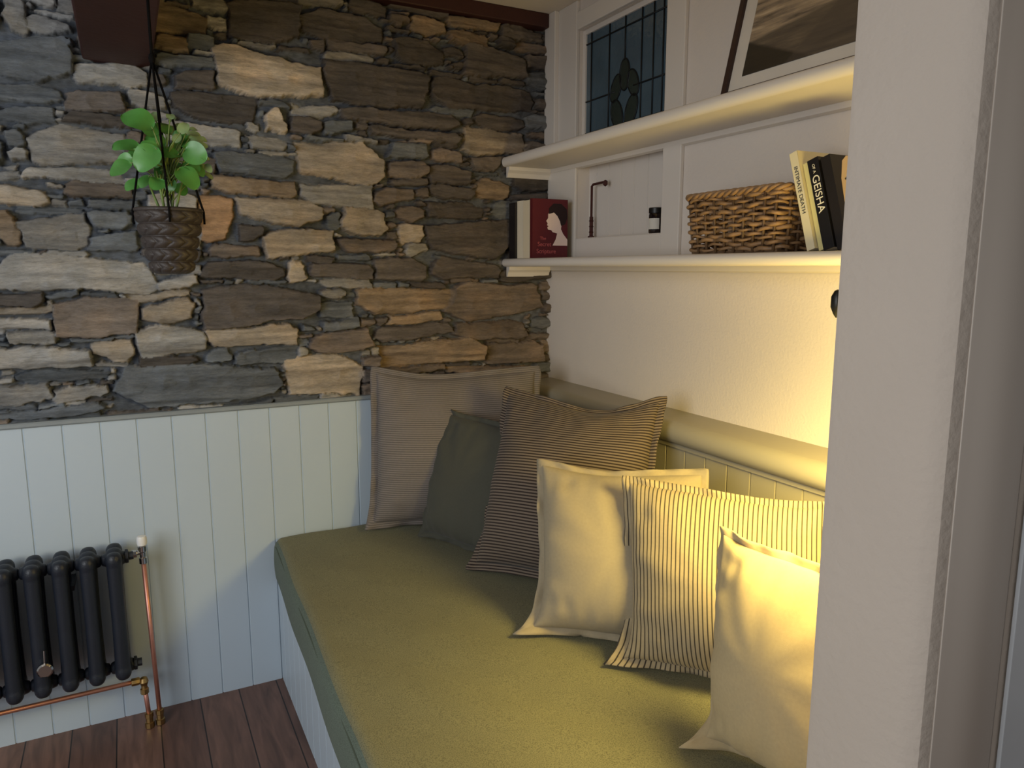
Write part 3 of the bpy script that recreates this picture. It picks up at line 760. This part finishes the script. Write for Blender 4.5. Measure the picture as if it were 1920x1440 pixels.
MB().box(BX-HX*.88,BY-HY*.88,ZB-.002,BX+HX*.88,BY+HY*.88,ZB+.004).obj('base',M_wick2,bas)

# ------------------------------------------------------------------ jar and hook in the niche
jar=tag(empty('candle_jar'),"small dark glass candle jar with white label in the niche",'candle')
jc=(.022,-.632,1.561)
MB().lathe([(.001,0),(.021,0),(.023,.003),(.023,.058),(.021,.062),(.020,.062)],jc,'z',28).obj('jar_body',mat('amber_black_glass',(26,18,20),.12,spec=.7),jar,smooth=True)
MB().lathe([(.021,.062),(.0235,.063),(.0235,.078),(.022,.080),(.001,.080)],jc,'z',28).obj('lid',M_black,jar,smooth=True)
vs=[];fs=[]
for j in (0,1):
    for i in range(13):
        a=math.radians(150+i*9); vs.append((jc[0]+.0234*math.cos(a),jc[1]+.0234*math.sin(a),jc[2]+.012+.034*j))
for i in range(12): fs.append((i,i+1,i+14,i+13))
MB().add(vs,fs).obj('paper_label',mat('label_paper',(205,200,190),.7),jar)
hk=tag(empty('iron_hook'),"small rust-brown iron hook standing upright in the niche",'hook')
M_rust=mat('rusty_iron',(72,38,34),.6,.4,nscale=60,namt=.4)
hx=(.02,-.262)
mb=MB(); mb.lathe([(.012,0),(.012,.004),(.006,.007)],(hx[0],hx[1],1.561),'z',14)
mb.tube([(hx[0],hx[1],1.565),(hx[0],hx[1],1.635)],.007,8); mb.tube([(hx[0],hx[1],1.62),(hx[0],hx[1],1.742),(hx[0],hx[1]-.01,1.748),(hx[0],hx[1]-.085,1.750)],.0045,8)
mb.lathe([(.002,-.014),(.008,-.008),(.008,.004),(.002,.008)],(hx[0],hx[1]-.085,1.748),'z',8)
for z in (1.58,1.60,1.62): mb.lathe([(.006,-.004),(.009,0),(.006,.004)],(hx[0],hx[1],z),'z',10)
mb.obj('hook_rod',M_rust,hk,smooth=True)

# ------------------------------------------------------------------ framed picture on upper shelf
pic=tag(empty('framed_picture'),"dark-edged framed print with wide white mount leaning on the wall",'picture')
W_,H_=.47,.46; fw=.016
mb=MB()
mb.box(-.012,0,0,.010,-fw,H_).box(-.012,-W_+fw,0,.010,-W_,H_).box(-.012,-W_+fw,0,.010,-fw,fw).box(-.012,-W_+fw,H_-fw,.010,-fw,H_)
mb.obj('frame',mat('dark_brown_frame',(52,34,30),.45),pic,bevel=.001)
MB().box(-.003,-W_+fw,fw,.008,-fw,H_-fw).obj('mount',mat('white_mount',(206,198,186),.7),pic)
def art():
    m=bpy.data.materials.new('landscape_print'); m.use_nodes=True; nt=m.node_tree; B=nt.nodes['Principled BSDF']; B.inputs['Roughness'].default_value=.3
    tc=nt.nodes.new('ShaderNodeTexCoord'); sx=nt.nodes.new('ShaderNodeSeparateXYZ'); nt.links.new(tc.outputs['Object'],sx.inputs[0])
    mp=nt.nodes.new('ShaderNodeMapping'); mp.inputs['Scale'].default_value=(1,3,30); mp.inputs['Rotation'].default_value=(.06,0,0); nt.links.new(tc.outputs['Object'],mp.inputs[0])
    n=nt.nodes.new('ShaderNodeTexNoise'); n.inputs['Scale'].default_value=2.2; n.inputs['Detail'].default_value=7; n.inputs['Roughness'].default_value=.6; nt.links.new(mp.outputs[0],n.inputs['Vector'])
    r=nt.nodes.new('ShaderNodeValToRGB'); e=r.color_ramp.elements
    e[0].position=.32; e[0].color=lin((72,62,54))+(1,); e[1].position=.68; e[1].color=lin((190,168,138))+(1,)
    q=e.new(.45); q.color=lin((130,114,96))+(1,); q=e.new(.55); q.color=lin((156,136,110))+(1,)
    nt.links.new(n.outputs['Fac'],r.inputs[0])
    def wedge(src,slope,off,fac,col,soft=.004):
        a=nt.nodes.new('ShaderNodeMath'); a.operation='MULTIPLY_ADD'; a.inputs[1].default_value=slope; nt.links.new(sx.outputs[1],a.inputs[0]); nt.links.new(sx.outputs[2],a.inputs[2])
        mr=nt.nodes.new('ShaderNodeMapRange'); mr.inputs['From Min'].default_value=off-soft; mr.inputs['From Max'].default_value=off+soft; mr.inputs['To Min'].default_value=fac; mr.inputs['To Max'].default_value=0
        nt.links.new(a.outputs[0],mr.inputs['Value'])
        mx=nt.nodes.new('ShaderNodeMix'); mx.data_type='RGBA'; nt.links.new(mr.outputs[0],mx.inputs[0]); nt.links.new(src,mx.inputs[6]); mx.inputs[7].default_value=lin(col)+(1,)
        return mx.outputs[2]
    s=wedge(r.outputs[0],.12,.125,.75,(58,52,48)); s=wedge(s,-.40,.155,.85,(24,22,22)); s=wedge(s,.9,-.12,.55,(74,66,60))
    nt.links.new(s,B.inputs['Base Color'])
    return m
MB().box(-.0045,-W_+.06,.050,-.002,-.056,H_-.05).obj('print',art(),pic)
pic.location=(-.128,-1.075,1.866); pic.rotation_euler=(0,math.radians(13),0)

# ------------------------------------------------------------------ wall lamp
lamp=tag(empty('wall_lamp'),"small black wall lamp with bare bulb on the partition",'lamp')
LX,LY,LZ=-.395,-1.715,1.33
mb=MB(); mb.lathe([(.002,0),(.035,.001),(.035,.010),(.028,.016),(.008,.018)],(LX,-1.962,1.44),'y',24); mb.obj('backplate',M_black,lamp,smooth=True)
mb=MB(); mb.tube([(LX,-1.95,1.44),(LX,-1.85,1.46),(LX,-1.76,1.45),(LX,LY,1.42),(LX,LY,1.40)],.006,10); mb.obj('arm',M_black,lamp,smooth='all')
mb=MB(); mb.lathe([(.008,.045),(.017,.038),(.018,.0),(.015,-.012),(.004,-.012)],(LX,LY,1.372),'z',20)
mb.tube([(LX,LY,1.39),(LX-.022,LY+.018,1.392)],.006,8); mb.lathe([(.002,-.026),(.006,-.020),(.011,-.008),(.011,.010),(.006,.020),(.002,.022)],(LX-.026,LY+.022,1.392),'z',12)
mb.obj('socket',M_black,lamp,smooth=True)
mb=MB(); mb.lathe([(.011,.030),(.015,.018),(.022,.0),(.021,-.010),(.012,-.020),(.001,-.022)],(LX,LY,LZ),'z',20); bo=mb.obj('bulb',mat('lit_bulb',(255,214,120),.3,emit=(255,214,120),estr=6),lamp,smooth=True)
YEL=(1,.76,.22)
l=bpy.data.lights.new('lamp_light','SPOT'); l.energy=36; l.color=YEL; l.shadow_soft_size=.13; l.spot_size=math.radians(150); l.spot_blend=1
lo=bpy.data.objects.new('lamp_light',l); lo.location=(LX,LY,LZ-.15); lo.rotation_euler=Vector((.22,.34,-1)).to_track_quat('-Z','Y').to_euler(); link(lo); lo.parent=lamp
l=bpy.data.lights.new('lamp_glow','POINT'); l.energy=15; l.color=YEL; l.shadow_soft_size=.13
lo=bpy.data.objects.new('lamp_glow',l); lo.location=(LX,LY,LZ-.15); link(lo); lo.parent=lamp

# ------------------------------------------------------------------ daylight
def area(name,loc,target,sx,sy_,e,c):
    l=bpy.data.lights.new(name,'AREA'); l.shape='RECTANGLE'; l.size=sx; l.size_y=sy_; l.energy=e; l.color=c
    o=bpy.data.objects.new(name,l); o.location=loc; o.rotation_euler=(Vector(target)-Vector(loc)).to_track_quat('-Z','Y').to_euler(); link(o)
area('assumed_daylight',(-3.1,-2.2,1.6),(-1.6,0,1.05),1.4,1.3,35,(.94,.97,1.0))  # added area light for assumed daylight from the left, no window built there
w=bpy.data.worlds.new('world'); SC.world=w; w.use_nodes=True
w.node_tree.nodes['Background'].inputs[0].default_value=(1,.985,.97,1); w.node_tree.nodes['Background'].inputs[1].default_value=.25
try:
    SC.view_settings.view_transform='Standard'; SC.view_settings.look='None'
except Exception as ex: print(ex)
